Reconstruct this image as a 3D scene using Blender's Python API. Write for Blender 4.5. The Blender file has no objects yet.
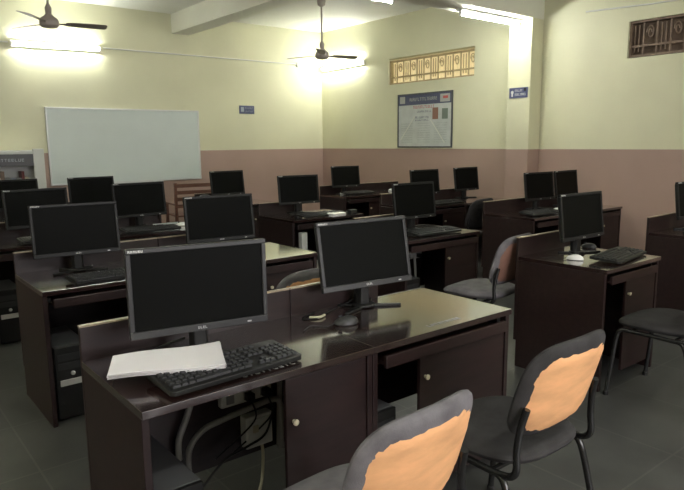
import bpy, math, random
from mathutils import Matrix, Vector
random.seed(7)
PI = math.pi
S = bpy.context.scene
COL = S.collection

# ------------------------------------------------------------------ camera
cd = bpy.data.cameras.new('camera'); cam = bpy.data.objects.new('camera', cd); COL.objects.link(cam)
cd.sensor_width = 36; cd.lens = 627/684*36; cd.clip_start = .02
R = Matrix(((0.77823043, 0.10852224, -0.61853078), (-0.62791276, 0.12018643, -0.76894785), (-0.00910894, 0.98680198, 0.16167523)))
cam.matrix_world = Matrix.Translation((0, 0, 1.5)) @ R.to_4x4()
S.camera = cam
S.view_settings.view_transform = 'Standard'; S.view_settings.look = 'None'
S.view_settings.gamma = 1; S.view_settings.use_curve_mapping = False
S.view_settings.exposure = 2.74
w = bpy.data.worlds.new('world'); S.world = w; w.use_nodes = True
w.node_tree.nodes['Background'].inputs[0].default_value = (.6, .7, .8, 1)
w.node_tree.nodes['Background'].inputs[1].default_value = .02
TUBE_E = 21.0           # emission of the fluorescent tubes

# unseen area light added behind the camera to brighten the foreground
def fill_light(name, loc, rot, sx, sy, power, col):
    l = bpy.data.lights.new(name, 'AREA'); l.shape = 'RECTANGLE'; l.size = sx; l.size_y = sy; l.energy = power; l.color = col
    o = bpy.data.objects.new(name, l); COL.objects.link(o); o.location = loc; o.rotation_euler = rot
fill_light('rear_fill', (1.9, -3.1, 1.65), (math.radians(88), 0, math.radians(2)), 3.6, 1.5, 25, (1, .97, 1))

# ------------------------------------------------------------------ materials
def mat(name, col, rough=.5, metal=0, noise=0, nscale=8, bump=0, bscale=60, spec=.5, emit=0, coat=0, stretch=None):
    m = bpy.data.materials.new(name); m.use_nodes = True
    nt = m.node_tree; b = nt.nodes['Principled BSDF']
    b.inputs['Base Color'].default_value = (*col, 1); b.inputs['Roughness'].default_value = rough
    b.inputs['Metallic'].default_value = metal; b.inputs['Specular IOR Level'].default_value = spec
    if coat: b.inputs['Coat Weight'].default_value = coat; b.inputs['Coat Roughness'].default_value = .1
    if emit: b.inputs['Emission Color'].default_value = (*col, 1); b.inputs['Emission Strength'].default_value = emit
    if noise or bump:
        tc = nt.nodes.new('ShaderNodeTexCoord'); mp = nt.nodes.new('ShaderNodeMapping')
        nt.links.new(tc.outputs['Object'], mp.inputs[0])
        if stretch: mp.inputs['Scale'].default_value = stretch
    if noise:
        n = nt.nodes.new('ShaderNodeTexNoise'); n.inputs['Scale'].default_value = nscale; n.inputs['Detail'].default_value = 5
        nt.links.new(mp.outputs[0], n.inputs[0])
        r = nt.nodes.new('ShaderNodeValToRGB'); r.color_ramp.elements[0].position = .3; r.color_ramp.elements[1].position = .7
        r.color_ramp.elements[0].color = (*[c*(1-noise) for c in col], 1); r.color_ramp.elements[1].color = (*[min(1, c*(1+noise)) for c in col], 1)
        nt.links.new(n.outputs[0], r.inputs[0]); nt.links.new(r.outputs[0], b.inputs['Base Color'])
    if bump:
        n2 = nt.nodes.new('ShaderNodeTexNoise'); n2.inputs['Scale'].default_value = bscale
        nt.links.new(mp.outputs[0], n2.inputs[0])
        bp = nt.nodes.new('ShaderNodeBump'); bp.inputs['Strength'].default_value = bump; bp.inputs['Distance'].default_value = .002
        nt.links.new(n2.outputs[0], bp.inputs['Height']); nt.links.new(bp.outputs[0], b.inputs['Normal'])
    return m

def wall_mat():
    m = mat('two_tone_wall_paint', (.6, .6, .4), .55)
    nt = m.node_tree; b = nt.nodes['Principled BSDF']
    g = nt.nodes.new('ShaderNodeNewGeometry'); sx = nt.nodes.new('ShaderNodeSeparateXYZ')
    nt.links.new(g.outputs['Position'], sx.inputs[0])
    mt = nt.nodes.new('ShaderNodeMath'); mt.operation = 'GREATER_THAN'; mt.inputs[1].default_value = 1.385
    nt.links.new(sx.outputs[2], mt.inputs[0])
    mx = nt.nodes.new('ShaderNodeMix'); mx.data_type = 'RGBA'
    nt.links.new(mt.outputs[0], mx.inputs[0])
    mx.inputs[6].default_value = (.39, .27, .225, 1)
    mx.inputs[7].default_value = (.66, .65, .46, 1)
    n = nt.nodes.new('ShaderNodeTexNoise'); n.inputs['Scale'].default_value = 1.3; n.inputs['Detail'].default_value = 4
    nt.links.new(g.outputs['Position'], n.inputs[0])
    r = nt.nodes.new('ShaderNodeMapRange'); r.inputs[1].default_value = .3; r.inputs[2].default_value = .7; r.inputs[3].default_value = .95; r.inputs[4].default_value = 1.04
    nt.links.new(n.outputs[0], r.inputs[0])
    vm = nt.nodes.new('ShaderNodeVectorMath'); vm.operation = 'SCALE'
    nt.links.new(mx.outputs[2], vm.inputs[0]); nt.links.new(r.outputs[0], vm.inputs['Scale'])
    nt.links.new(vm.outputs[0], b.inputs['Base Color'])
    return m

def floor_mat():
    m = mat('grey_stone_floor', (.1, .1, .095), .32)
    nt = m.node_tree; b = nt.nodes['Principled BSDF']
    tc = nt.nodes.new('ShaderNodeTexCoord')
    br = nt.nodes.new('ShaderNodeTexBrick'); br.offset = 0; br.inputs['Scale'].default_value = 1
    br.inputs['Brick Width'].default_value = .6; br.inputs['Row Height'].default_value = .6; br.inputs['Mortar Size'].default_value = .005
    br.inputs['Color1'].default_value = (.070, .071, .066, 1); br.inputs['Color2'].default_value = (.060, .061, .057, 1); br.inputs['Mortar'].default_value = (.10, .10, .092, 1)
    nt.links.new(tc.outputs['Object'], br.inputs[0])
    n = nt.nodes.new('ShaderNodeTexNoise'); n.inputs['Scale'].default_value = 3.5; n.inputs['Detail'].default_value = 6
    nt.links.new(tc.outputs['Object'], n.inputs[0])
    r = nt.nodes.new('ShaderNodeMapRange'); r.inputs[1].default_value = .3; r.inputs[2].default_value = .7; r.inputs[3].default_value = .8; r.inputs[4].default_value = 1.25
    nt.links.new(n.outputs[0], r.inputs[0])
    vm = nt.nodes.new('ShaderNodeVectorMath'); vm.operation = 'SCALE'
    nt.links.new(br.outputs[0], vm.inputs[0]); nt.links.new(r.outputs[0], vm.inputs['Scale'])
    nt.links.new(vm.outputs[0], b.inputs['Base Color'])
    return m

WALL = wall_mat(); FLOOR = floor_mat()
CEIL = mat('ceiling_paint', (.72, .72, .66), .7, noise=.04, nscale=1.5)
BEAM = mat('beam_paint', (.72, .72, .62), .6, noise=.04, nscale=1.5)
LAM = mat('dark_mahogany_laminate', (.0145, .006, .0058), .42, noise=.35, nscale=5, stretch=(1, 6, 6), spec=.45)
TOP = mat('polished_desktop_laminate', (.022, .0105, .0095), .15, noise=.1, nscale=5, stretch=(1, 6, 6), spec=1.0, coat=1.0)
EDGE = mat('bare_wood_edge', (.33, .26, .18), .4, noise=.3, nscale=30)
PLAST = mat('black_plastic', (.011, .011, .011), .42, spec=.3)
BEZD = mat('matt_black_bezel_plastic', (.010, .010, .010), .45, spec=.25)
BEZ = mat('bezel_plastic', (.03, .03, .031), .38, spec=.35)
SCR = mat('dark_screen', (.003, .0032, .0028), .5, spec=.06)
KEY = mat('key_plastic', (.022, .022, .024), .5, spec=.35)
SILV = mat('silver_plastic', (.5, .5, .5), .35, metal=.3)
MARK = mat('white_print', (.75, .75, .73), .5)
WHITE = mat('white_plastic', (.72, .72, .69), .4)
GREYP = mat('grey_conduit', (.28, .27, .25), .45)
CASE = mat('charcoal_case_paint', (.09, .09, .095), .45)
CASEL = mat('pale_case_paint', (.42, .42, .40), .45)
FAB = mat('grey_chair_fabric', (.135, .127, .135), .85, noise=.25, nscale=14, bump=.5, bscale=300, spec=.25)
FABD = mat('dark_chair_fabric', (.035, .033, .034), .85, noise=.25, nscale=14, bump=.5, bscale=300, spec=.25)
FOAM = mat('bare_tan_backboard', (.74, .39, .18), .75, noise=.14, nscale=7, bump=.4, bscale=30, stretch=(1, 1, 3))
FOAMD = mat('bare_brown_backboard', (.20, .10, .07), .75, noise=.14, nscale=7, bump=.4, bscale=30)
STEEL = mat('black_steel_tube', (.012, .012, .012), .22, spec=.6)
PAPER = mat('white_paper', (.78,.755,.79), .7)
PAPER2 = mat('paper_edges', (.5, .48, .48), .7, noise=.2, nscale=120, stretch=(.1, .1, 3))
BOARD = mat('whiteboard_surface', (.60, .66, .64), .35, noise=.03, nscale=2)
ALU = mat('aluminium', (.62, .63, .62), .35, metal=.6)
TUBE = mat('lit_fluorescent_tube', (.98, 1.0, .93), .4, emit=TUBE_E)
BATT = mat('batten_enamel', (.7, .7, .66), .4)
FANM = mat('fan_enamel', (.34, .30, .27), .4)
FANB = mat('fan_blade_enamel', (.24, .20, .17), .45)
BLUE = mat('blue_sign_enamel', (.07, .08, .17), .45)
NAVY = mat('poster_navy_band', (.06, .07, .13), .45)
POST = mat('poster_sheet', (.50, .53, .51), .3, noise=.1, nscale=6)
POSTL = mat('poster_crease', (.62, .64, .58), .35)
RED = mat('poster_red_print', (.45, .06, .06), .5)
SKIN = mat('poster_brown_print', (.25, .12, .08), .5)
GREEN = mat('poster_grey_print', (.16, .2, .16), .5)
INK = mat('poster_ink', (.18, .19, .24), .5)
BROWN = mat('brown_painted_grille', (.20, .14, .10), .6, noise=.3, nscale=12)
DARKB = mat('dark_brown_recess', (.13, .09, .065), .8)
TAN = mat('tan_grille', (.42, .33, .17), .6, noise=.2, nscale=12)
LITW = mat('tan_pane_with_glow', (.75, .63, .36), .7, emit=.10, noise=.15, nscale=8, stretch=(1, 5, .6))  # weak emission stands in for light from outside this window
WOODC = mat('brown_varnished_wood', (.13, .055, .035), .35, noise=.3, nscale=9, stretch=(1, 1, 6))
WPAINT = mat('white_frame_paint', (.62, .63, .60), .4)
GLASSY = mat('dark_glass', (.035, .038, .04), .1, spec=.6)
CREAM = mat('cream_book', (.5, .46, .33), .6)
MAROON = mat('maroon_book', (.14, .03, .03), .6)
GREYB = mat('grey_book', (.20, .20, .20), .6)

# ------------------------------------------------------------------ mesh helpers
class MB:
    def __init__(s): s.v = []; s.f = []
    def add(s, vs, fs, M=None):
        k = len(s.v)
        s.v += [tuple(M @ Vector(p)) if M else tuple(p) for p in vs]
        s.f += [tuple(i+k for i in f) for f in fs]; return s
    def box(s, x0, y0, z0, x1, y1, z1, M=None):
        vs = [(x0,y0,z0),(x1,y0,z0),(x1,y1,z0),(x0,y1,z0),(x0,y0,z1),(x1,y0,z1),(x1,y1,z1),(x0,y1,z1)]
        return s.add(vs, [(0,3,2,1),(4,5,6,7),(0,1,5,4),(1,2,6,5),(2,3,7,6),(3,0,4,7)], M)
    def prism(s, poly, z0, z1, M=None):     # poly in xy
        n = len(poly)
        vs = [(x,y,z0) for x,y in poly]+[(x,y,z1) for x,y in poly]
        return s.add(vs, [tuple(range(n-1,-1,-1)), tuple(range(n,2*n))]+[(i,(i+1)%n,n+(i+1)%n,n+i) for i in range(n)], M)
    def tube(s, pts, r, n=8, M=None, flat=1):
        pts = [Vector(p) for p in pts]; vs = []; fs = []
        up = Vector((0,0,1)); prev = None
        for i, p in enumerate(pts):
            a = pts[max(i-1,0)]; b = pts[min(i+1,len(pts)-1)]; t = (b-a).normalized()
            if prev is None:
                u = t.cross(up)
                if u.length < .05: u = t.cross(Vector((1,0,0)))
            else: u = prev-t*prev.dot(t)
            u.normalize(); prev = u; w_ = t.cross(u)
            rr = r[i] if isinstance(r, (list,tuple)) else r
            for k in range(n):
                q = p+u*rr*math.cos(2*PI*k/n)+w_*rr*flat*math.sin(2*PI*k/n); vs.append(tuple(q))
        for i in range(len(pts)-1):
            for k in range(n): fs.append((i*n+k, i*n+(k+1)%n, (i+1)*n+(k+1)%n, (i+1)*n+k))
        fs.append(tuple(range(n-1,-1,-1))); fs.append(tuple(range((len(pts)-1)*n, len(pts)*n)))
        return s.add(vs, fs, M)
    def lathe(s, prof, n=20, M=None):       # prof: (r, z), about z
        vs = []; fs = []
        for r_, z in prof:
            for k in range(n): vs.append((r_*math.cos(2*PI*k/n), r_*math.sin(2*PI*k/n), z))
        for i in range(len(prof)-1):
            for k in range(n): fs.append((i*n+k, i*n+(k+1)%n, (i+1)*n+(k+1)%n, (i+1)*n+k))
        fs.append(tuple(range(n-1,-1,-1))); fs.append(tuple(range((len(prof)-1)*n, len(prof)*n)))
        return s.add(vs, fs, M)
    def build(s, name, m, parent=None, bevel=0, smooth=False, label=None):
        me = bpy.data.meshes.new(name); me.from_pydata(s.v, [], s.f); me.update()
        me.materials.append(m)
        if smooth:
            for p in me.polygons: p.use_smooth = True
            try: me.set_sharp_from_angle(angle=math.radians(50))
            except Exception: pass
        o = bpy.data.objects.new(name, me); COL.objects.link(o)
        if parent: o.parent = parent
        if bevel:
            b = o.modifiers.new('bevel', 'BEVEL'); b.width = bevel; b.segments = 2; b.limit_method = 'ANGLE'
        if label: o['label'] = label
        return o
def smooth_path(pts, k=6):
    P = [Vector(p) for p in pts]; out = []
    for i in range(len(P)-1):
        p0 = P[max(i-1,0)]; p1 = P[i]; p2 = P[i+1]; p3 = P[min(i+2,len(P)-1)]
        for j in range(k):
            t = j/k
            out.append(.5*((2*p1)+(p2-p0)*t+(2*p0-5*p1+4*p2-p3)*t*t+(3*p1-p0-3*p2+p3)*t**3))
    out.append(P[-1]); return [tuple(q) for q in out]
def tag(o, label, cat, group=None):
    o['label'] = label; o['category'] = cat
    if group: o['group'] = group
    return o
def thing(name, label, cat, loc=(0,0,0), rz=0, group=None):
    o = bpy.data.objects.new(name, None); COL.objects.link(o); o.empty_display_size = .1
    o.location = loc; o.rotation_euler = (0,0,rz); return tag(o, label, cat, group)
def struct(o): o['kind'] = 'structure'; return o
def copy_tree(o, parent=None):
    c = o.copy(); COL.objects.link(c)
    if parent: c.parent = parent
    for ch in list(o.children): copy_tree(ch, c)
    return c
def place(root, first, loc, rz, label, group=None):
    o = root if first else copy_tree(root)
    o.location = loc; o.rotation_euler = (0,0,rz); o['label'] = label
    if group: o['group'] = group
    return o
rad = math.radians

# ------------------------------------------------------------------ room shell
XW, YW, ZC = 7.45, 9.83, 3.54
X0, Y0 = -2.2, -3.2
struct(MB().box(X0-.2, Y0-.2, -.12, XW+.2, YW+.2, 0).build('floor', FLOOR))
struct(MB().box(X0-.2, Y0-.2, ZC, XW+.2, YW+.2, ZC+.12).build('ceiling', CEIL))
struct(MB().box(X0-.2, YW, 0, XW+.2, YW+.2, ZC).build('wall_back', WALL))
struct(MB().box(X0-.2, Y0-.2, 0, XW+.2, Y0, ZC).build('wall_front', WALL))
struct(MB().box(X0-.2, Y0, 0, X0, YW, ZC).build('wall_left', WALL))
V1 = (6.14, 7.97, 2.445, 2.835); V2 = (2.0, 3.85, 2.455, 2.865)
wr = MB()
wr.box(XW, Y0, 0, XW+.2, YW, V1[2])
wr.box(XW, Y0, V2[3], XW+.2, YW, ZC)
wr.box(XW, Y0, V1[2], XW+.2, V2[0], V2[3]); wr.box(XW, V2[1], V1[2], XW+.2, V1[0], V2[3]); wr.box(XW, V1[1], V1[2], XW+.2, YW, V2[3])
struct(wr.build('wall_right', WALL))
# column and beams
struct(MB().box(7.2, 5.0, 0, XW, 5.36, 3.06).build('column', WALL, bevel=.008))
struct(MB().box(X0, 5.0, 3.06, XW, 5.36, ZC).build('beam', BEAM))
struct(MB().box(X0, -.3, 3.06, XW, .06, ZC).build('beam', BEAM))
struct(MB().box(4.45, 5.36, 3.24, 4.75, YW, ZC).build('beam', BEAM))
struct(MB().box(4.45, .06, 3.24, 4.75, 5.0, ZC).build('beam', BEAM))
# ventilator windows high on the right wall
def ventilator(name, V, gm, backm, lit):
    y0, y1, z0, z1 = V
    fr = MB(); t = .025
    fr.box(XW+.03, y0, z0, XW+.09, y1, z0+t); fr.box(XW+.03, y0, z1-t, XW+.09, y1, z1)
    fr.box(XW+.03, y0, z0+t, XW+.09, y0+t, z1-t); fr.box(XW+.03, y1-t, z0+t, XW+.09, y1, z1-t)
    o = struct(fr.build(name, gm))
    g = MB(); n = 12
    zb = z0+(z1-z0)*.30
    g.box(XW+.045, y0+t, zb-.012, XW+.07, y1-t, zb+.012)
    for i in range(1, n):
        y = y0+(y1-y0)*i/n
        g.box(XW+.05, y-.009, z0+t, XW+.066, y+.009, z1-t)
    for i in range(n):
        yc = y0+(y1-y0)*(i+.5)/n; zc = z0+(z1-z0)*.66
        if i % 2 == 0:
            g.tube([(XW+.058, yc+.045*math.cos(a)*(1-a/14), zc+.08*math.sin(a)*(1-a/14)) for a in [k*.5 for k in range(20)]], .008, 6)
        else:
            g.box(XW+.052, yc-.03, z0+.06, XW+.064, yc-.018, z1-.05); g.box(XW+.052, yc+.018, z0+.06, XW+.064, yc+.03, z1-.05)
    go = g.build('grille', gm, o)
    MB().box(XW+.12, y0-.02, z0-.02, XW+.14, y1+.02, z1+.02).build('pane', backm, o)
    return o
ventilator('window_1', V1, TAN, LITW, True)
ventilator('window_2', V2, BROWN, DARKB, False)

for nm, M in (('added_window_frame', Matrix.Translation((1.9, Y0, 1.65))),):  # unseen window frame added around the fill light on the rear wall
    f = MB()
    f.box(-1.9, .001, -.82, 1.9, .05, -.77, M).box(-1.9, .001, .77, 1.9, .05, .82, M)
    for x in (-1.9, -.975, -.025, .925, 1.85): f.box(x, .001, -.77, x+.05, .05, .77, M)
    struct(f.build(nm, WPAINT))
# ------------------------------------------------------------------ fluorescent tubes (the lamps of the room and added fill tubes)
def tube_light(p0, p1, out, label):
    p0 = Vector(p0); p1 = Vector(p1); L = (p1-p0).length
    x = (p1-p0).normalized(); o_ = Vector(out); o_ = (o_-x*o_.dot(x)).normalized(); y = o_.cross(x)
    M = Matrix((( x.x, y.x, o_.x, p0.x), (x.y, y.y, o_.y, p0.y), (x.z, y.z, o_.z, p0.z), (0,0,0,1)))
    t = tag(bpy.data.objects.new('tube_light', None), label, 'light', 'fluorescent tube lights'); COL.objects.link(t)
    t.matrix_world = M
    MB().box(0, -.04, 0, L, .04, .03).build('batten', BATT, t, bevel=.003)
    for xx in (.015, L-.035):
        MB().box(xx, -.016, .030, xx+.02, .016, .085).build('lamp_holder', BATT, t, bevel=.003)
    MB().tube([(.036, 0, .065), (L-.036, 0, .065)], .014, 12).build('tube', TUBE, t, smooth=True)
    return t
tube_light((2.08, 9.825, 2.885), (3.30, 9.825, 2.905), (0,-1,-.0), 'lit fluorescent tube on back wall above the whiteboard')
tube_light((7.445, 9.76, 2.86), (7.445, 8.56, 2.88), (-1,0,0), 'lit fluorescent tube on the right wall in the far corner')
tube_light((5.99, 5.19, 3.058), (7.19, 5.19, 3.058), (0,0,-1), 'lit fluorescent tube under the beam, touching the wall column')
tube_light((3.72, 5.19, 3.058), (4.92, 5.19, 3.058), (0,0,-1), 'lit fluorescent tube under the beam at the top edge of the photo')
# unseen tubes added as fill, mainly to brighten the foreground
tube_light((1.6, -.12, 3.058), (2.8, -.12, 3.058), (0,0,-1), 'added unseen fluorescent tube under the rear beam')
tube_light((-1.2, -.12, 3.058), (0, -.12, 3.058), (0,0,-1), 'added unseen fluorescent tube under the rear beam, behind the camera')
tube_light((3.9, -.12, 3.058), (5.1, -.12, 3.058), (0,0,-1), 'added unseen fluorescent tube under the rear beam, middle')
tube_light((-2.195, .4, 2.86), (-2.195, 1.6, 2.86), (1,0,0), 'added unseen fluorescent tube on the left wall beside the camera')
tube_light((-2.195, 4.6, 2.86), (-2.195, 5.8, 2.86), (1,0,0), 'added unseen fluorescent tube on the left wall')
tube_light((7.445, -.6, 2.86), (7.445, -1.8, 2.86), (-1,0,0), 'added unseen fluorescent tube on the right wall at the rear')
# conduit along back wall
tag(MB().tube([(3.34, 9.815, 2.925), (6.86, 9.815, 2.925)], .011, 8).tube([(X0, 9.815, 2.89), (2.05, 9.815, 2.90)], .011, 8).box(6.86, 9.79, 2.88, 6.92, 9.828, 2.95).build('conduit', BATT),
    'thin painted conduit running along the back wall to the corner', 'conduit')
tag(MB().tube([(7.437, 4.4, 3.06), (7.437, 3.6, 3.02), (7.437, 2.0, 3.0)], .01, 8).box(7.40, 3.05, 2.99, 7.448, 3.25, 3.06).build('conduit', BATT),
    'thin conduit with a small box above the brown ventilator', 'conduit')

# ------------------------------------------------------------------ ceiling fans
def ceiling_fan(x, y, zh, a0, label):
    t = thing('ceiling_fan', label, 'fan', (x, y, zh), rad(a0), 'ceiling fans')
    top = ZC-zh
    MB().lathe([(.02, top-.10), (.055, top-.075), (.065, top-.01), (.05, top)], 20).build('canopy', FANM, t, smooth=True)
    MB().tube([(0,0,.08), (0,0,top-.06)], .013, 10).build('rod', FANM, t, smooth=True)
    MB().lathe([(.016,.20), (.035,.16), (.03,.10), (.05,.075), (.085,.05), (.10,.02), (.10,-.02), (.08,-.045), (.03,-.055), (.001,-.055)], 24).build('motor', FANM, t, smooth=True)
    for k in range(3):
        M = Matrix.Rotation(2*PI*k/3, 4, 'Z') @ Matrix.Rotation(rad(-12), 4, 'X')
        b = MB().prism([(.17,-.045), (.30,-.06), (.58,-.068), (.60,-.05), (.60,.05), (.58,.066), (.30,.06), (.17,.045)], -.002, .003, M)
        bl = b.build('blade', FANB, t)
        MB().prism([(.085,-.014), (.22,-.03), (.22,.03), (.085,.014)], -.006, -.002, M).build('blade_arm', FANM, bl)
ceiling_fan(5.77, 7.6, 2.76, -9, 'ceiling fan hanging in the far corner beside the bright tube')
ceiling_fan(2.02, 7.6, 2.82, -9, 'ceiling fan at the upper left above the whiteboard wall tube')

# ------------------------------------------------------------------ things on walls
wb = thing('whiteboard', 'large blank grey-white whiteboard hung on the back wall', 'whiteboard', (2.45, 9.82, .91))
MB().box(.02, -.02, .02, 2.37, 0, 1.11).build('board', BOARD, wb)
f = MB(); f.box(0,-.03,0, 2.39,.008,.022); f.box(0,-.03,1.108, 2.39,.008,1.13); f.box(0,-.03,.022,.022,.008,1.108); f.box(2.368,-.03,.022,2.39,.008,1.108)
f.build('frame', ALU, wb, bevel=.003)
MB().box(.7,-.07,-.012, 1.7,-.0301,.004).build('pen_tray', ALU, wb)

def marks(mb, x0, z0, x1, z1, y, n, rnd, th=.001):      # letter-like strokes in the plane y
    wdt = (x1-x0)/n
    for i in range(n):
        a = x0+i*wdt+wdt*.1; b = a+wdt*.7; h = z1-z0; s = wdt*.18; k = rnd.randint(0, 4)
        if k != 3: mb.box(a, y-th, z0, a+s, y, z1)
        if k in (0, 2): mb.box(b-s, y-th, z0, b, y, z1)
        if k in (0, 1, 3): mb.box(a, y-th, z1-s, b, y, z1)
        if k in (1, 2, 4): mb.box(a, y-th, z0, b, y, z0+s)
        if k in (0, 1): mb.box(a, y-th, z0+h*.45, b, y, z0+h*.45+s)
        if k == 3: mb.box((a+b)/2-s/2, y-th, z0, (a+b)/2+s/2, y, z1)
rn = random.Random(3)
sg = thing('sign', 'small blue sign with white marks on the back wall right of the whiteboard', 'sign', (5.63, 9.828, 2.01))
MB().box(0,-.008,0,.30,0,.14).build('plate', BLUE, sg, bevel=.002)
m = MB(); m.box(.03,-.0095,.035,.09,-.0081,.115); marks(m, .11,.085,.28,.115,-.0081,7,rn); marks(m,.11,.03,.28,.055,-.0081,8,rn); m.build('print', mat('sign_print', (.35,.38,.45), .5), sg)
sg = thing('sign', 'small blue sign with pale symbol and lettering on the column', 'sign', (7.198, 5.32, 2.06), -PI/2)
MB().box(0,-.008,0,.29,0,.135).build('plate', BLUE, sg, bevel=.002)
m = MB(); m.lathe([(.022,0),(.022,.0012)], 12, Matrix.Translation((.05,-.0081,.075)) @ Matrix.Rotation(PI/2,4,'X'))
m.box(.038,-.0095,.02,.062,-.0081,.07); marks(m,.09,.08,.21,.11,-.0081,6,rn); marks(m,.09,.03,.27,.06,-.0081,9,rn)
m.build('print', WHITE, sg)
MB().box(.235,-.0096,.085,.262,-.0081,.125).build('dark_square', PLAST, sg)

po = thing('poster', 'framed information poster with navy header and photos, below the tan ventilator', 'poster', (7.445, 7.70, 1.425), -PI/2)
W_, H_ = 1.15, .82
MB().box(0,-.012,0,W_,0,H_).build('sheet', POST, po)
f = MB(); t = .022
f.box(-t,-.02,-t,W_+t,0,0); f.box(-t,-.02,H_,W_+t,0,H_+t); f.box(-t,-.02,0,0,0,H_); f.box(W_,-.02,0,W_+t,0,H_); f.build('frame', mat('poster_frame', (.07,.075,.08), .4), po, bevel=.002)
MB().box(0,-.0135,H_-.16,W_,-.0121,H_).build('header_band', NAVY, po)
m = MB(); marks(m,.25,H_-.10,.86,H_-.05,-.0136,16,rn); m.box(.03,-.0146,H_-.13,.15,-.0136,H_-.02); m.box(.92,-.0146,H_-.14,1.12,-.0136,H_-.02); m.build('header_print', mat('poster_header_print', (.38,.38,.36), .5), po)
m = MB(); marks(m,.33,H_-.22,.80,H_-.175,-.0121,13,rn); m.build('red_title', RED, po); MB().box(.98,-.0156,H_-.09,1.08,-.0147,H_-.05).build('red_logo', RED, po)
for q in ((.42,H_-.285,.74,H_-.255),(.38,H_-.38,.68,H_-.345),(.38,H_-.42,.68,H_-.395)):
    m = MB(); marks(m,*q,-.0121,11,rn); m.build('subtitle_print', INK, po)
MB().box(.76,-.0135,H_-.40,.88,-.0121,H_-.22).build('photo_print', SKIN, po)
MB().box(.96,-.0135,H_-.40,1.08,-.0121,H_-.24).build('photo_print', GREEN, po)
m = MB()
for a, b in (((.05,.1),(.38,.48)), ((.72,.42),(1.02,.06))):
    d = Vector((b[0]-a[0],0,b[1]-a[1])); nrm = Vector((d.z,0,-d.x)).normalized()*.012
    pts = [Vector((a[0],-.0125,a[1]))-nrm, Vector((b[0],-.0125,b[1]))-nrm, Vector((b[0],-.0125,b[1]))+nrm, Vector((a[0],-.0125,a[1]))+nrm]
    m.add([tuple(p) for p in pts]+[tuple(p+Vector((0,-.004,0))) for p in pts], [(0,1,2,3),(7,6,5,4),(0,4,5,1),(1,5,6,2),(2,6,7,3),(3,7,4,0)])
m.build('crease', POSTL, po)
# body copy of the poster
m = MB()
for c0 in (.06, .44, .80):
    for r_ in range(9): marks(m, c0, .06+r_*.037, c0+.27, .073+r_*.037, -.0121, 14, rn, .0006)
m.build('body_print', mat('poster_body_print', (.36,.39,.38), .5), po)

# glazed cabinet at the far left
cb = thing('display_cabinet', 'white-framed display cabinet with dark lettered header at the far left', 'cabinet', (1.05, 9.46, 0))
MB().box(0,0,0,1.25,.34,.05).box(0,.32,.05,1.25,.34,1.43).box(0,0,.05,.03,.32,1.43).box(1.22,0,.05,1.25,.32,1.43).box(.03,0,1.40,1.22,.32,1.43).box(.03,.02,.72,1.22,.32,.74).build('carcass', WPAINT, cb, bevel=.003)
MB().box(1.11,-.025,0,1.25,-.001,1.45).box(0,-.025,0,.1,-.001,1.45).box(.1,-.025,1.38,1.11,-.001,1.42).build('frame', WPAINT, cb, bevel=.004)
MB().box(.1,-.018,1.22,1.11,-.002,1.38).build('header_board', mat('header_board_grey', (.09,.09,.10), .5), cb)
m = MB(); marks(m,.62,1.28,1.0,1.32,-.0181,9,rn); m.build('header_print', mat('header_print', (.4,.42,.48), .5), cb)
bx = .14
rb = random.Random(5)
for i in range(15):
    wd = rb.uniform(.04, .08); hh = rb.uniform(.3, .42); mm = [GREYB, MAROON, CREAM, BROWN, GREYB, INK][i % 6]
    if bx+wd > 1.1: break
    b_ = MB().box(1.05+bx, 9.52, .741, 1.05+bx+wd-.004, 9.70, .741+hh).build('book', mm)
    tag(b_, ['grey book spine','maroon book spine','cream book spine','brown book spine','pale grey book spine','blue-grey book spine'][i % 6]+' upright on the shelf of the white-framed cabinet, '+['leftmost','second from left','third from left','fourth from left','fifth from left','sixth from left','seventh from left','eighth from left','ninth from left','tenth from left','eleventh from left','twelfth from left','thirteenth from left','fourteenth from left','rightmost'][i], 'book', 'books in the display cabinet')
    bx += wd

# ------------------------------------------------------------------ computer desks
def desk(x, y, W, D, label, tray=True, door=.38, bp=.87, bpw=None):
    t = thing('computer_desk', label, 'desk', (x, y, 0), 0, 'computer desks in rows')
    MB().box(0, -.012, .725, W, D, .75).build('desktop', TOP, t, bevel=.0012)
    for sx in (0, W-.026):
        MB().box(sx+.001, 0, 0, sx+.025, D, .7245).build('side_panel', LAM, t, bevel=.002)
    e = W-.001 if bpw is None else W*bpw
    poly = [(.001,.18),(W-.001,.18),(W-.001,.7495),(e,.7495),(e,bp),(.001,bp)] if bpw else [(.001,.18),(W-.001,.18),(W-.001,bp),(.001,bp)]
    MB().prism(poly, -D-.02, -D-.0005, Matrix.Rotation(PI/2, 4, 'X')).build('back_panel', LAM, t, bevel=.002)
    MB().box(.001, D-.0005, bp+.0003, e, D+.021, bp+.006).build('edge_strip', EDGE, t, label='pale bare wood edge strip')
    dx = W-.026-door
    d = MB().box(dx, .006, .07, W-.028, .022, .655 if tray else .715).build('door', LAM, t, bevel=.002)
    MB().lathe([(.007,0),(.007,.008),(.011,.012),(.011,.018),(.003,.021)], 12, Matrix.Translation((dx+.03,.006,.56)) @ Matrix.Rotation(PI/2,4,'X')).build('knob', CREAM, d, smooth=True, label='small pale round knob')
    if tray:
        k = MB().box(.05, -.004, .665, W-.05, .36, .680).build('keyboard_tray', LAM, t, bevel=.002)
        MB().box(.05, -.022, .655, W-.05, -.0045, .705).build('tray_lip', LAM, k, bevel=.003)
        for sx in (.027, W-.049): MB().box(sx, .03, .68, sx+.022, .40, .705).build('tray_rail', PLAST, k)
    return t
DZ = .75
desks = {}
def D_(key, x, y, W, D, label, **k): desks[key] = (x, y, W, D); return desk(x, y, W, D, label, **k)
D_('A1', 0.605, 1.675, 0.884, 0.54, 'front left dark mahogany desk unit with open knee space, carrying papers and keyboard', tray=False, door=.36)
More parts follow.
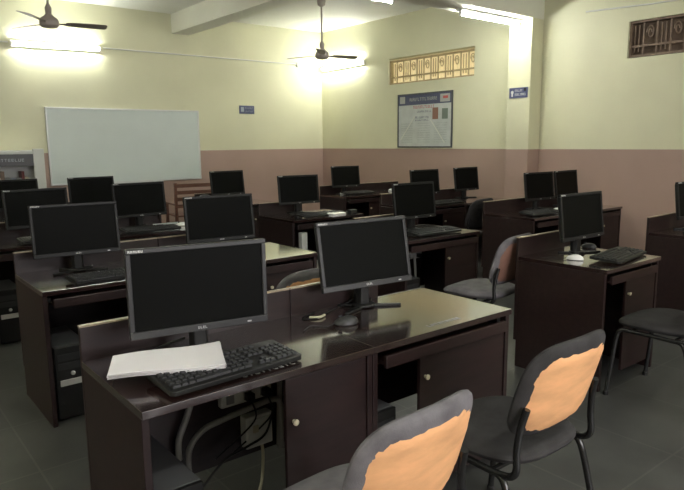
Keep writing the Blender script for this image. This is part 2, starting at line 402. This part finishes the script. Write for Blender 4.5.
D_('A2', 1.49, 1.675, 0.83, 0.54, 'front dark mahogany desk unit with pulled keyboard tray, right of the paper-covered one', door=.545, bpw=0.62)
D_('A3', 3.44, 1.83, 0.68, 0.6, 'dark desk unit across the aisle on the right, side panel facing the camera', bpw=0.8)
D_('A4', 5.13, 1.8, 0.9, 0.58, 'dark desk unit cut by the right edge of the photo')
D_('B1', 0.77, 3.44, 0.885, 0.6, 'dark desk unit behind the front left desk, left end of its row')
D_('B2', 1.658, 3.44, 0.885, 0.6, 'dark desk unit behind the front monitors with bright bare right end', bpw=0.62)
D_('B3', 3.33, 3.37, 0.87, 0.6, 'single dark desk unit behind the front right monitor, white cables inside', bpw=0.8)
D_('B4', 5.25, 3.55, 0.85, 0.6, 'dark desk unit in front of the column, behind the aisle desk')
D_('B5', 6.102, 3.55, 0.85, 0.6, 'dark desk unit against the right wall, behind the aisle desk', bpw=0.7)
D_('C1', 0.8, 5.13, 0.885, 0.6, 'dark desk unit in third row at the left edge of the photo')
D_('C2', 1.688, 5.13, 0.885, 0.6, 'dark desk unit in third row below the whiteboard', bpw=0.7)
D_('C3', 3.43, 5.03, 0.9, 0.62, 'third row single dark desk unit with a paper pad at its right end', bpw=0.62)
D_('C4', 5.15, 5.02, 0.85, 0.62, 'third row dark desk unit left of the one nearest the column')
D_('C5', 6.002, 5.02, 0.85, 0.62, 'third row dark desk unit ending beside the wall column', bpw=0.85)
D_('D1', 1.05, 6.75, 0.885, 0.58, 'back row dark desk unit at the far left')
D_('D2', 1.938, 6.75, 0.885, 0.58, 'back row dark desk unit below the left part of the whiteboard')
D_('D3', 3.52, 6.75, 0.9, 0.58, 'back row single dark desk unit right of the whiteboard', bpw=0.75)
D_('D4', 5.5, 6.75, 0.85, 0.58, 'back row dark desk unit by the far corner of the room')
D_('D5', 6.352, 6.75, 0.85, 0.58, 'back row dark desk unit below the poster', bpw=0.85)
# painted letters on the front edges of the two front desks
for x0, x1, y, lb in ((.96, 1.17, 1.688, 'worn white painted letters on the front desk below the keyboard'), (1.83, 2.03, 1.688, 'worn white painted letters on the front desk edge right of the mouse')):
    m = MB(); marks(m, 0, 0, x1-x0, .022, 0, 9, rn, .0006)
    o = m.build('painted_lettering', mat('worn_white_paint', (.42,.42,.40), .6)); o.rotation_euler = (-PI/2,0,0); o.location = (x0, y+.022, .7506)
    o.rotation_euler = (-PI/2, 0, 0); o.scale = (1,1,1)
    tag(o, lb, 'lettering')

# ------------------------------------------------------------------ monitors
def make_monitor(tilt=7, BEZ=BEZ):
    t = thing('computer_monitor', 'black monitor', 'monitor')
    w2, h, z0 = .245, .308, .10
    T = Matrix.Translation((0, 0, z0)) @ Matrix.Rotation(rad(-tilt), 4, 'X')
    b = .017
    f = MB()
    f.box(-w2, -.018, 0, w2, .004, .026, T); f.box(-w2, -.018, h-b, w2, .004, h, T)
    f.box(-w2, -.018, .026, -w2+b, .004, h-b, T); f.box(w2-b, -.018, .026, w2, .004, h-b, T)
    bz = f.build('bezel', BEZ, t, bevel=.003)
    MB().box(-w2+b+.0005, -.012, .0265, w2-b-.0005, .003, h-b-.0005, T).build('screen', SCR, t)
    bk = MB()
    vs = []
    for (sx, z_0, z_1, y) in ((w2-.004, .004, h-.004, .0045), (w2-.02, .02, h-.02, .022), (.13, .05, h-.05, .048)):
        vs += [(-sx, y, z_0), (sx, y, z_0), (sx, y, z_1), (-sx, y, z_1)]
    fs = [(0,3,2,1)] + [(8,9,10,11)]
    for k in (0, 4):
        for i in range(4): fs.append((k+i, k+(i+1)%4, k+4+(i+1)%4, k+4+i))
    bk.add(vs, fs, T); bk.build('back_cover', PLAST, t, bevel=.004)
    m = MB(); r2 = random.Random(2); marks(m, -w2+.008, h-.0125, -w2+.058, h-.0045, -.0181, 6, r2, .0006)
    for i in range(len(m.v)): m.v[i] = tuple(T @ Vector(m.v[i]))
    m.build('model_print', MARK, bz, label='tiny white printed characters')
    m = MB(); marks(m, -.017, .009, .017, .018, -.0181, 4, r2, .0006)
    for i in range(len(m.v)): m.v[i] = tuple(T @ Vector(m.v[i]))
    m.build('maker_print', SILV, bz, label='tiny silver printed characters')
    MB().box(.165, -.0195, .009, .18, -.0181, .014, T).build('power_button', SILV, bz)
    MB().prism([(-.035,.048), (-.022,.02), (.022,.02), (.035,.048), (.028,.07), (-.028,.07)], .008, .17).build('neck', PLAST, t, bevel=.004)
    MB().prism([(.055*math.cos(a), .035+.05*math.sin(a)) for a in [2*PI*k/20 for k in range(20)]], .004, .016).build('hub', PLAST, t, bevel=.003)
    for ang, L in ((-28, .17), (208, .17), (40, .12), (140, .12)):
        M = Matrix.Translation((0, .035, 0)) @ Matrix.Rotation(rad(ang), 4, 'Z')
        MB().prism([(.035,-.018), (L,-.009), (L+.006,0), (L,.009), (.035,.018)], .0, .011, M).build('foot', PLAST, t, bevel=.003)
    return t
mons = [
 (.955, 1.985, -11, 'widest-looking black monitor in front, behind the papers and keyboard'),
 (1.838, 2.10, -6, 'black monitor on the front desk with mouse at its feet'),
 (1.085, 3.86, -5, 'black monitor on the left desk of the second row, left of the frontmost monitor'),
 (1.99, 3.77, -5, 'black monitor directly behind the frontmost monitor, at its top right'),
 (3.83, 3.76, 0, 'black monitor between the front right monitor and the small poster'),
 (2.135, 5.56, 3, 'matt black monitor below the left half of the whiteboard'),
 (2.15, 6.95, 3, 'monitor standing highest under the left half of the whiteboard'),
 (1.235, 5.40, 5, 'monitor at the left edge, third row, in front of the cabinet'),
 (1.41, 7.05, 10, 'monitor farthest at the left edge, just below the white cabinet'),
 (3.88, 7.12, 4, 'small far monitor right of the whiteboard'),
 (3.86, 5.52, -6, 'monitor in front of the far room corner'),
 (5.84, 7.15, -5, 'farthest small monitor right of the room corner'),
 (5.70, 5.42, -1, 'monitor right of the poster, left of a pair against pink wall'),
 (6.555, 5.48, 2, 'monitor at the wall end of the third row, left of the column'),
 (6.03, 4.01, -3, 'monitor right of the wall column, left one of two'),
 (6.58, 4.02, 3, 'far monitor right of the wall column, right one of two, edge hidden'),
 (3.83, 2.21, -1, 'monitor on the aisle desk beside the keyboard pile'),
 (5.54, 2.20, -8, 'monitor cut by the right edge of the photo'),
]
mon = {0: make_monitor(1), 1: make_monitor(11), 2: make_monitor(7, BEZD)}
for i, (x, y, a, lb) in enumerate(mons):
    place(mon[min(i, 2)], i < 3, (x, y, DZ), rad(a), lb, 'computer monitors on the desks')

# ------------------------------------------------------------------ keyboards and mice
def make_keyboard():
    t = thing('keyboard', 'black keyboard', 'keyboard')
    M = Matrix.Translation((0,0,.0105)) @ Matrix.Rotation(rad(4), 4, 'X') @ Matrix.Diagonal((1.1, 1.1, 1, 1))
    MB().prism([(-.225,-.085), (-.215,-.095), (.215,-.095), (.225,-.085), (.225,.07), (.215,.078), (-.215,.078), (-.225,.07)], .003, .02, M).build('case', PLAST, t, bevel=.003)
    k = MB(); 
    def key(x, y, wx, wy=.016):
        k.add([(x,y,.0202),(x+wx,y,.0202),(x+wx,y+wy,.0202),(x,y+wy,.0202),(x+.002,y+.002,.028),(x+wx-.002,y+.002,.028),(x+wx-.002,y+wy-.001,.028),(x+.002,y+wy-.001,.028)],
              [(0,3,2,1),(4,5,6,7),(0,1,5,4),(1,2,6,5),(2,3,7,6),(3,0,4,7)], M)
    for r in range(6):
        y = -.075+r*.0225+(.006 if r == 5 else 0)
        x = -.212
        if r == 0:
            for wx in (.025,.02,.02,.115,.02,.02,.025):
                key(x, y, wx); x += wx+.002
        else:
            for c in range(14): key(x, y, .0175); x += .0198
        if r in (0, 3, 4, 5):
            for c in range(3): key(.074+c*.0195, y, .0175)
        if r == 1: key(.074+.0195, y, .0175)
        if r < 5:
            for c in range(4): key(.138+c*.0195, y, .0175)
    k.build('keys', KEY, t)
    m = MB().tube(smooth_path([(.05,.078,.012), (.07,.12,.006), (.02,.17,.006)]), .0025, 6); m.build('cord', PLAST, t, smooth=True)
    return t
kb = make_keyboard()
kbs = [
 (.95, 1.805, DZ, 3, 'black keyboard in front, partly covered by the white papers'),
 (3.86, 1.98, DZ, 8, 'black keyboard on the aisle desk at right'),
 (3.80, 3.53, DZ, -2, 'dark keyboard on the single desk behind the front right monitor'),
 (1.18, 3.53, DZ, 2, 'keyboard on the left desk of the second row'),
 (1.30, 5.28, DZ, 0, 'keyboard on third row desk at the left edge'),
 (2.10, 5.28, DZ, 0, 'keyboard on third row desk below the whiteboard'),
 (3.85, 5.15, DZ, 0, 'keyboard in front of the corner monitor'),
 (5.75, 5.15, DZ, 0, 'keyboard on third row below the poster side monitor'),
 (5.62, 3.72, DZ, -3, 'keyboard on the desk in front of the column'),
 (5.95, 7.03, DZ, 0, 'keyboard on the back row by the room corner'),
]
for i, (x, y, z, a, lb) in enumerate(kbs): place(kb, i == 0, (x, y, z), rad(a), lb, 'keyboards on the desks')
def make_mouse(m_):
    t = thing('mouse', 'mouse', 'mouse')
    vs = []; fs = []; n = 16
    for j in range(7):
        a = PI/2*j/6; 
        for k in range(n):
            b = 2*PI*k/n; r = math.cos(a)
            vs.append((.031*r*math.cos(b), .054*r*math.sin(b), .004+.032*math.sin(a)*(1-.15*math.sin(b)*r)))
    for j in range(6):
        for k in range(n): fs.append((j*n+k, j*n+(k+1)%n, (j+1)*n+(k+1)%n, (j+1)*n+k))
    fs.append(tuple(range(n-1,-1,-1)))
    MB().add(vs, fs).build('shell', m_, t, smooth=True)
    MB().tube([(0,.02,.037),(0,.034,.033)], .005, 8).build('wheel', KEY, t)
    MB().prism([(.026*math.cos(2*PI*k/12), .048*math.sin(2*PI*k/12)) for k in range(12)], 0, .0045).build('sole', KEY, t)
    MB().tube(smooth_path([(0,.052,.010), (-.02,.09,.004), (.01,.15,.004), (-.05,.20,.004)]), .002, 6).build('cord', PLAST, t, smooth=True)
    return t
mb_ = make_mouse(BEZ); ms_ = make_mouse(WHITE)
for i, (x, y, a, lb) in enumerate([
 (1.60, 1.965, 70, 'black mouse on the front desk left of the monitor foot'),
 (4.08, 2.30, 10, 'black mouse on the aisle desk behind the keyboard'),
 (4.14, 5.17, 10, 'black mouse beside the pale paper pad, third row')]):
    place(mb_, i == 0, (x, y, DZ+.0002), rad(a), lb, 'black mice')
for i, (x, y, a, lb) in enumerate([
 (3.60, 2.12, 20, 'small white mouse at the foot of the aisle monitor'),
 (2.46, 5.42, 60, 'pale mouse on third row desk right of the matt black monitor'),
 (6.02, 3.78, 10, 'brightest white mouse on the desk before the column monitors'),
 (5.74, 7.1, 10, 'pale mouse on the far corner desk'),
 (6.7, 7.1, 10, 'pale mouse at the poster end of the back row'),
 (3.90, 7.0, 10, 'pale mouse on the back row desk right of the whiteboard')]):
    place(ms_, i == 0, (x, y, DZ+.0002), rad(a), lb, 'pale mice')

# ------------------------------------------------------------------ papers on the front desk
pp = thing('paper_stack', 'stack of white papers lying across the front keyboard', 'papers', (.80, 1.925, .782), rad(-24))
for i in range(7):
    a = rad([0,1.5,-1,2,-.6,1,.4][i]); M = Matrix.Rotation(a, 4, 'Z') @ Matrix.Translation((0,0,.0022*i)) @ Matrix.Rotation(rad(-1.2), 4, 'X')
    n = 8; vs = []; fs = []
    for jy in range(2):
        for ix in range(n+1):
            x = -.18+.36*ix/n; vs.append((x, -.12+(.20+.06*ix/n)*jy, .003*math.sin(ix*.8)))
    k = len(vs); vs += [(x,y,z+.0016) for x,y,z in vs]
    for ix in range(n):
        a0, a1, b0, b1 = ix, ix+1, n+1+ix, n+2+ix
        fs += [(a0,b0,b1,a1), (k+a0,k+a1,k+b1,k+b0), (a0,a1,k+a1,k+a0), (b1,b0,k+b0,k+b1)]
    fs += [(0,k,k+n+1,n+1), (n,2*n+1,k+2*n+1,k+n)]
    MB().add(vs, fs, M).build('sheet', PAPER if i % 2 == 0 else PAPER2, pp)
pd = thing('paper_pad', 'pale paper pad on the third row desk by the black mouse', 'papers', (3.98, 5.05, DZ), rad(5))
MB().box(-.09,-.06,0,.09,.06,.03).build('pages', PAPER, pd, bevel=.002)
MB().box(-.092,-.062,.0301,.092,.062,.033).build('cover', WHITE, pd)
gb = thing('adapter_box', 'small grey adapter box at the right end of the third row single desk', 'box', (4.26, 5.12, DZ), rad(5))
MB().box(-.045,-.03,0,.045,.03,.04).build('case', KEY, gb, bevel=.004); MB().tube([(0,.03,.02),(0,.07,.006),(.02,.12,.006)], .003, 6).build('cord', PLAST, gb)

# ------------------------------------------------------------------ computer towers under the desks
def make_tower(cm, band):
    t = thing('computer_tower', 'tower', 'computer')
    MB().box(-.09,.012,.012,.09,.42,.42).build('case', cm, t, bevel=.004)
    fp = MB().box(-.09,-.008,.012,.09,.0115,.42).build('front_panel', PLAST if cm is CASE else cm, t, bevel=.005)
    for z in (.34, .29): MB().box(-.075,-.011,z,.075,-.0085,z+.038).build('drive_bay', KEY, fp, bevel=.001)
    MB().box(-.07,-.016,.20,.07,-.0085,.235).build('silver_band', band, fp, bevel=.003)
    MB().lathe([(.012,0),(.012,.004),(.008,.006)], 14, Matrix.Translation((0,-.0085,.265)) @ Matrix.Rotation(PI/2,4,'X')).build('power_button', SILV, fp)
    for sx in (-.07,.05):
        MB().box(sx,.03,0,sx+.02,.39,.012).build('rubber_foot', PLAST, t)
    return t
tw = make_tower(CASE, SILV); tl = make_tower(CASEL, WHITE)
for i, (x, y, lb) in enumerate([
 (.735, 1.76, 'dark computer tower in the open knee space of the front left desk'),
 (1.615, 1.78, 'dark computer tower below the pulled keyboard tray'),
 (.905, 3.50, 'dark computer tower with silver band in second row, left'),
 (.935, 5.20, 'dark computer tower with silver band at the left edge, third row'),
 (3.47+.02, 3.46, 'dark computer tower under the single desk with white cables'),
 (6.12, 5.1, 'dark computer tower under the third row desk near the column')]):
    place(tw, i == 0, (x, y, 0), 0, lb, 'dark computer towers')
for i, (x, y, lb) in enumerate([(3.60, 5.02, 'pale computer tower under the third row single desk')]):
    place(tl, i == 0, (x, y, 0), 0, lb)

# ------------------------------------------------------------------ wiring under the front desk
BY = 1.675+.54   # inner face of the front desks' back panels
def power_strip(x, y, z, label, n=3, L=.24):
    t = thing('power_strip', label, 'power strip', (x, y, z), 0)
    MB().box(0,-.035,0,L,0,.06).build('body', WHITE, t, bevel=.005)
    for i in range(n):
        xx = L*(i+.5)/n
        MB().box(xx-.018,-.0365,.012,xx+.018,-.0351,.048).build('socket', mat('socket_grey', (.25,.25,.25), .5), t)
        if i > 0:
            pl = MB().box(xx-.016,-.075,.012,xx+.016,-.037,.046).build('plug', PLAST, t, bevel=.004)
            MB().tube(smooth_path([(xx,-.07,.014),(xx+.01,-.08,-.06),(xx-.06,-.05,-.14),(xx-.16,-.04,-.20)]), .004, 6).build('cord', PLAST, pl, smooth=True)
    return t
power_strip(1.12, BY, .435, 'white power strip with black plugs inside the front left desk')
sb = thing('socket_box', 'white switch socket box on the panel under the front left desk', 'socket', (1.22, BY, .23))
MB().box(0,-.05,0,.13,0,.14).build('box', WHITE, sb, bevel=.006); MB().box(.012,-.054,.012,.118,-.0505,.128).build('plate', WPAINT, sb, bevel=.003)
MB().box(.03,-.060,.07,.055,-.0545,.10).build('switch', CREAM, sb); 
MB().tube(smooth_path([(.09,-.02,0),(.09,-.03,-.06),(.06,-.06,-.16),(.0,-.10,-.22)]), .007, 8).build('cord', CREAM, sb, smooth=True, label='cream cord')
cdts = [([(.93,BY-.03,.28),(.93,BY-.035,.36),(.965,BY-.035,.44),(1.00,BY-.03,.52)], 'leftmost grey conduit piece behind the front left tower'),
 ([(.955,BY-.06,.20),(.96,BY-.06,.32),(1.02,BY-.06,.385),(1.12,BY-.06,.405),(1.26,BY-.06,.42),(1.345,BY-.06,.425),(1.385,BY-.06,.39),(1.39,BY-.05,.19)], 'long arched grey conduit around the white socket box'),
 ([(1.40,BY-.02,.19),(1.405,BY-.02,.35),(1.41,BY-.02,.50),(1.40,BY-.02,.6)], 'straight grey conduit rising right of the white socket box')]
for pts, lb in cdts:
    t = tag(MB().tube(smooth_path(pts, 7), .0125, 10).build('conduit_pipe', GREYP, smooth=True), lb, 'conduit')
tag(MB().tube(smooth_path([(1.0,BY-.08,.16),(1.1,BY-.08,.24),(1.2,BY-.09,.27),(1.3,BY-.08,.30),(1.36,BY-.06,.43)], 7), .005, 6).build('cable', PLAST, smooth=True), 'thin black cable looping below the arched grey conduit', 'cable')
tag(MB().tube(smooth_path([(1.80,BY-.10,.60),(1.76,BY-.12,.45),(1.72,BY-.12,.30),(1.74,BY-.1,.2)], 7), .005, 6).tube(smooth_path([(1.70,BY-.06,.62),(1.71,BY-.08,.50),(1.74,BY-.08,.42),(1.72,BY-.08,.3)], 7), .005, 6).build('cable', GREYP, smooth=True), 'grey cables hanging below the keyboard tray', 'cable')
# cables on the desktop
def cab(pts, lb, m_=PLAST, r=.003): tag(MB().tube(smooth_path(pts, 7), r, 6).build('cable', m_, smooth=True), lb, 'cable')
z = DZ+.0035
cab([(.93,2.07,z+.05),(.86,2.12,z+.02),(.74,2.09,z),(.66,2.04,z),(.63,2.00,z),(.67,1.98,z),(.72,2.03,z),(.80,2.12,z)], 'black monitor cable looped left of the papers', PLAST, .005)
cab([(1.86,2.18,z+.04),(1.75,2.19,z),(1.62,2.14,z),(1.56,2.10,z),(1.50,2.14,z),(1.60,2.19,z)], 'black monitor cable looped beside the mouse')
tag(MB().tube(smooth_path([(1.53,2.13,z+.002),(1.56,2.10,z+.004),(1.60,2.115,z+.004)],5), .006, 8).build('cable_connector', CREAM, smooth=True), 'pale cable connector lying left of the mouse', 'cable')
# wiring inside the second-row single desk
yb = 3.37+.58
power_strip(3.86, yb, .46, 'white power strip under the single desk behind the front right monitor', 2, .22)
sb = thing('socket_box', 'white socket box with hanging white cord in second row single desk', 'socket', (3.80, yb-.03, .34))
MB().box(0,-.04,0,.06,.0299,.11).build('box', WHITE, sb, bevel=.004)
MB().tube(smooth_path([(.14,-.05,.14),(.14,-.06,0),(.13,-.06,-.14)]), .012, 8).build('cord', WHITE, sb, smooth=True)
sb = thing('socket_box', 'pale socket box under the third row desk near the poster', 'socket', (6.028, 5.14, .50), PI/2)
MB().box(0,-.05,0,.09,0,.14).build('box', WHITE, sb, bevel=.004); MB().box(.01,-.055,.02,.08,-.0505,.12).build('plate', WPAINT, sb)
ad = thing('power_adapter', 'white upright power adapter on top of the pale computer tower', 'adapter', (3.60, 5.10, .4203))
MB().box(-.035,-.03,0,.035,.03,.19).build('case', WHITE, ad, bevel=.005)
MB().tube(smooth_path([(0,.03,.05),(0,.06,.04),(.01,.12,.004)]), .004, 6).build('cord', PLAST, ad, smooth=True)

# ------------------------------------------------------------------ chairs
def spow(v, p): return math.copysign(abs(v)**p, v)
def make_chair(fab, foam, seed, label, seatw=.49):
    t = thing('visitor_chair', label, 'chair', group='armless visitor chairs')
    NA, NR = 48, 8
    # seat cushion
    vs = []; fs = []
    def seatP(r, a, side):
        u = seatw/2*spow(math.cos(a), .6)*r; v = .235*spow(math.sin(a), .6)*r
        u *= 1-.10*max(0, -v/.235)
        th = .034*(1-r**6)**.5
        dip = -.012*(1-r*r) if side > 0 else 0
        return (u, v+.01, .455+side*th+dip-.02*max(0, v/.235)**3)
    def shell(P, sides=(1, -1)):
        vs = []; fs = []
        for sd in sides:
            base = len(vs); vs.append(P(0, 0, sd))
            for j in range(1, NR+1):
                r = math.sin(PI/2*j/NR)
                for k in range(NA): vs.append(P(r, 2*PI*k/NA, sd))
            for k in range(NA):
                f_ = (base, base+1+k, base+1+(k+1)%NA); fs.append(f_ if sd > 0 else f_[::-1])
                for j in range(NR-1):
                    a0 = base+1+j*NA+k; a1 = base+1+j*NA+(k+1)%NA
                    f_ = (a0, a0+NA, a1+NA, a1); fs.append(f_ if sd > 0 else f_[::-1])
        return vs, fs
    vs, fs = shell(seatP); o = MB().add(vs, fs).build('seat', fab, t, smooth=True)
    # backrest
    def backP(r, a, side, off=0):
        u = .225*spow(math.cos(a), .5)*r; w_ = .175*spow(math.sin(a), .5)*r
        u *= 1-.06*max(0, w_/.175)**2
        th = .028*(1-min(1, r)**8)**.5+off
        y = -.245+.04*(u/.225)**2-w_*.30-side*th
        return (u, y, .70+w_)
    vs, fs = shell(backP); MB().add(vs, fs).build('backrest', fab, t, smooth=True)
    # torn opening with the bare board showing on the outer face
    rr = random.Random(seed); ks = []; NB = 96
    for k in range(NB):
        a = 2*PI*k/NB; s_ = math.sin(a); c_ = math.cos(a)
        base = .91-.15*max(0, s_)**2+.02*max(0, -s_)+.05*max(0, -c_)
        ks.append(min(.985, base+rr.uniform(-.03, .03)+.012*math.sin(5*a+seed)+.014*math.sin(11*a+seed*2)))
    ks = [(ks[i]+ks[(i+1)%NB]*.3)/1.3 for i in range(NB)]
    vs = []; fs = []; NQ = 7
    if foam:
        vs.append(backP(0, 0, 1, .0045))
        for j in range(1, NQ+1):
            for k in range(NB): vs.append(backP(ks[k]*j/NQ, 2*PI*k/NB, 1, .0035 if j < NQ else -.003))
        for k in range(NB):
            fs.append((0, 1+k, 1+(k+1)%NB))
            for j in range(NQ-1):
                a0 = 1+j*NB+k; a1 = 1+j*NB+(k+1)%NB; fs.append((a0, a0+NB, a1+NB, a1))
        MB().add(vs, fs).build('exposed_board', foam, t, smooth=True, label='bare tan board where the back cover has torn away')
    # frame
    for s in (-1, 1):
        x = s*.225
        MB().tube(smooth_path([(s*.245,.235,.006),(s*.238,.215,.2),(s*.228,.195,.38),(s*.225,.165,.412)], 5), .0125, 10).build('leg', STEEL, t, smooth=True)
        MB().tube(smooth_path([(s*.245,-.265,.006),(s*.238,-.225,.2),(s*.228,-.18,.38),(s*.225,-.14,.412)], 5), .0125, 10).build('leg', STEEL, t, smooth=True)
        MB().tube(smooth_path([(x,.165,.413),(x,.0,.413),(x,-.16,.413),(x,-.215,.44),(s*.222,-.215,.52),(s*.213,-.222,.60),(s*.205,-.235,.66)], 5), .0125, 10).build('back_support', STEEL, t, smooth=True)
        for y in (.235, -.265):
            MB().lathe([(.016,0),(.016,.02),(.0125,.026)], 12, Matrix.Translation((s*.245,y,0))).build('foot_cap', PLAST, t)
    for y in (.12, -.12):
        MB().tube([(-.222,y,.411),(.222,y,.411)], .010, 8).build('cross_bar', STEEL, t, smooth=True)
    return t
ca = make_chair(FAB, FOAM, 1, 'a'); cb_ = make_chair(FABD, FOAM, 4, 'b'); cc = make_chair(FAB, FOAMD, 9, 'c'); cn = make_chair(FABD, None, 2, 'd')
place(ca, True, (1.05, 1.27, 0), rad(4), 'nearest grey chair with torn back cover, cut by the bottom edge', 'grey chairs with bare tan boards')
place(ca, False, (1.82, 2.80, 0), rad(6), 'grey chair behind the front desk, torn back just showing', 'grey chairs with bare tan boards')
place(cb_, True, (1.83, 1.33, 0), rad(0), 'dark grey chair with torn back at the front right desk')
place(cc, True, (3.55, 2.80, 0), rad(8), 'grey chair with reddish bare back in the aisle behind the front desk')
place(cn, True, (3.69, 1.55, 0), rad(0), 'black chair at the aisle desk, cut by the right edge')
place(cn, False, (5.55, 4.68, 0), rad(5), 'dark chair at the third row desk, near the room middle')

# ------------------------------------------------------------------ far background
# wooden armchair below the whiteboard's right end
wc = thing('wooden_chair', 'brown wooden slatted chair at the right end below the whiteboard', 'chair', (4.2, 8.9, 0), rad(-6))
for x in (-.30, .28):
    MB().box(x-.02,-.24,0,x+.02,-.20,.93).build('leg', WOODC, wc, bevel=.003); MB().box(x-.02,.20,0,x+.02,.24,.62).build('leg', WOODC, wc, bevel=.003)
    MB().box(x-.025,-.199,.60,x+.025,.26,.625).build('armrest', WOODC, wc, bevel=.003)
MB().box(-.28,-.199,.42,.26,.25,.445).build('seat', WOODC, wc, bevel=.003)
for z_ in (.86,.76,.66,.56): MB().box(-.279,-.235,z_,.259,-.215,z_+.055).build('slat', WOODC, wc, bevel=.003)
bg = thing('cloth_bag', 'small dark rounded pouch with pale tip on the desk beside the far monitor', 'bag', (3.56, 7.14, DZ))
MB().lathe([(.001,.13),(.05,.12),(.08,.09),(.09,.05),(.075,.0)], 16).build('pouch', KEY, bg, smooth=True)
MB().lathe([(.02,.03),(.035,.02),(.035,.0)], 12, Matrix.Translation((.10,-.03,0))).build('tip', WHITE, bg, smooth=True)
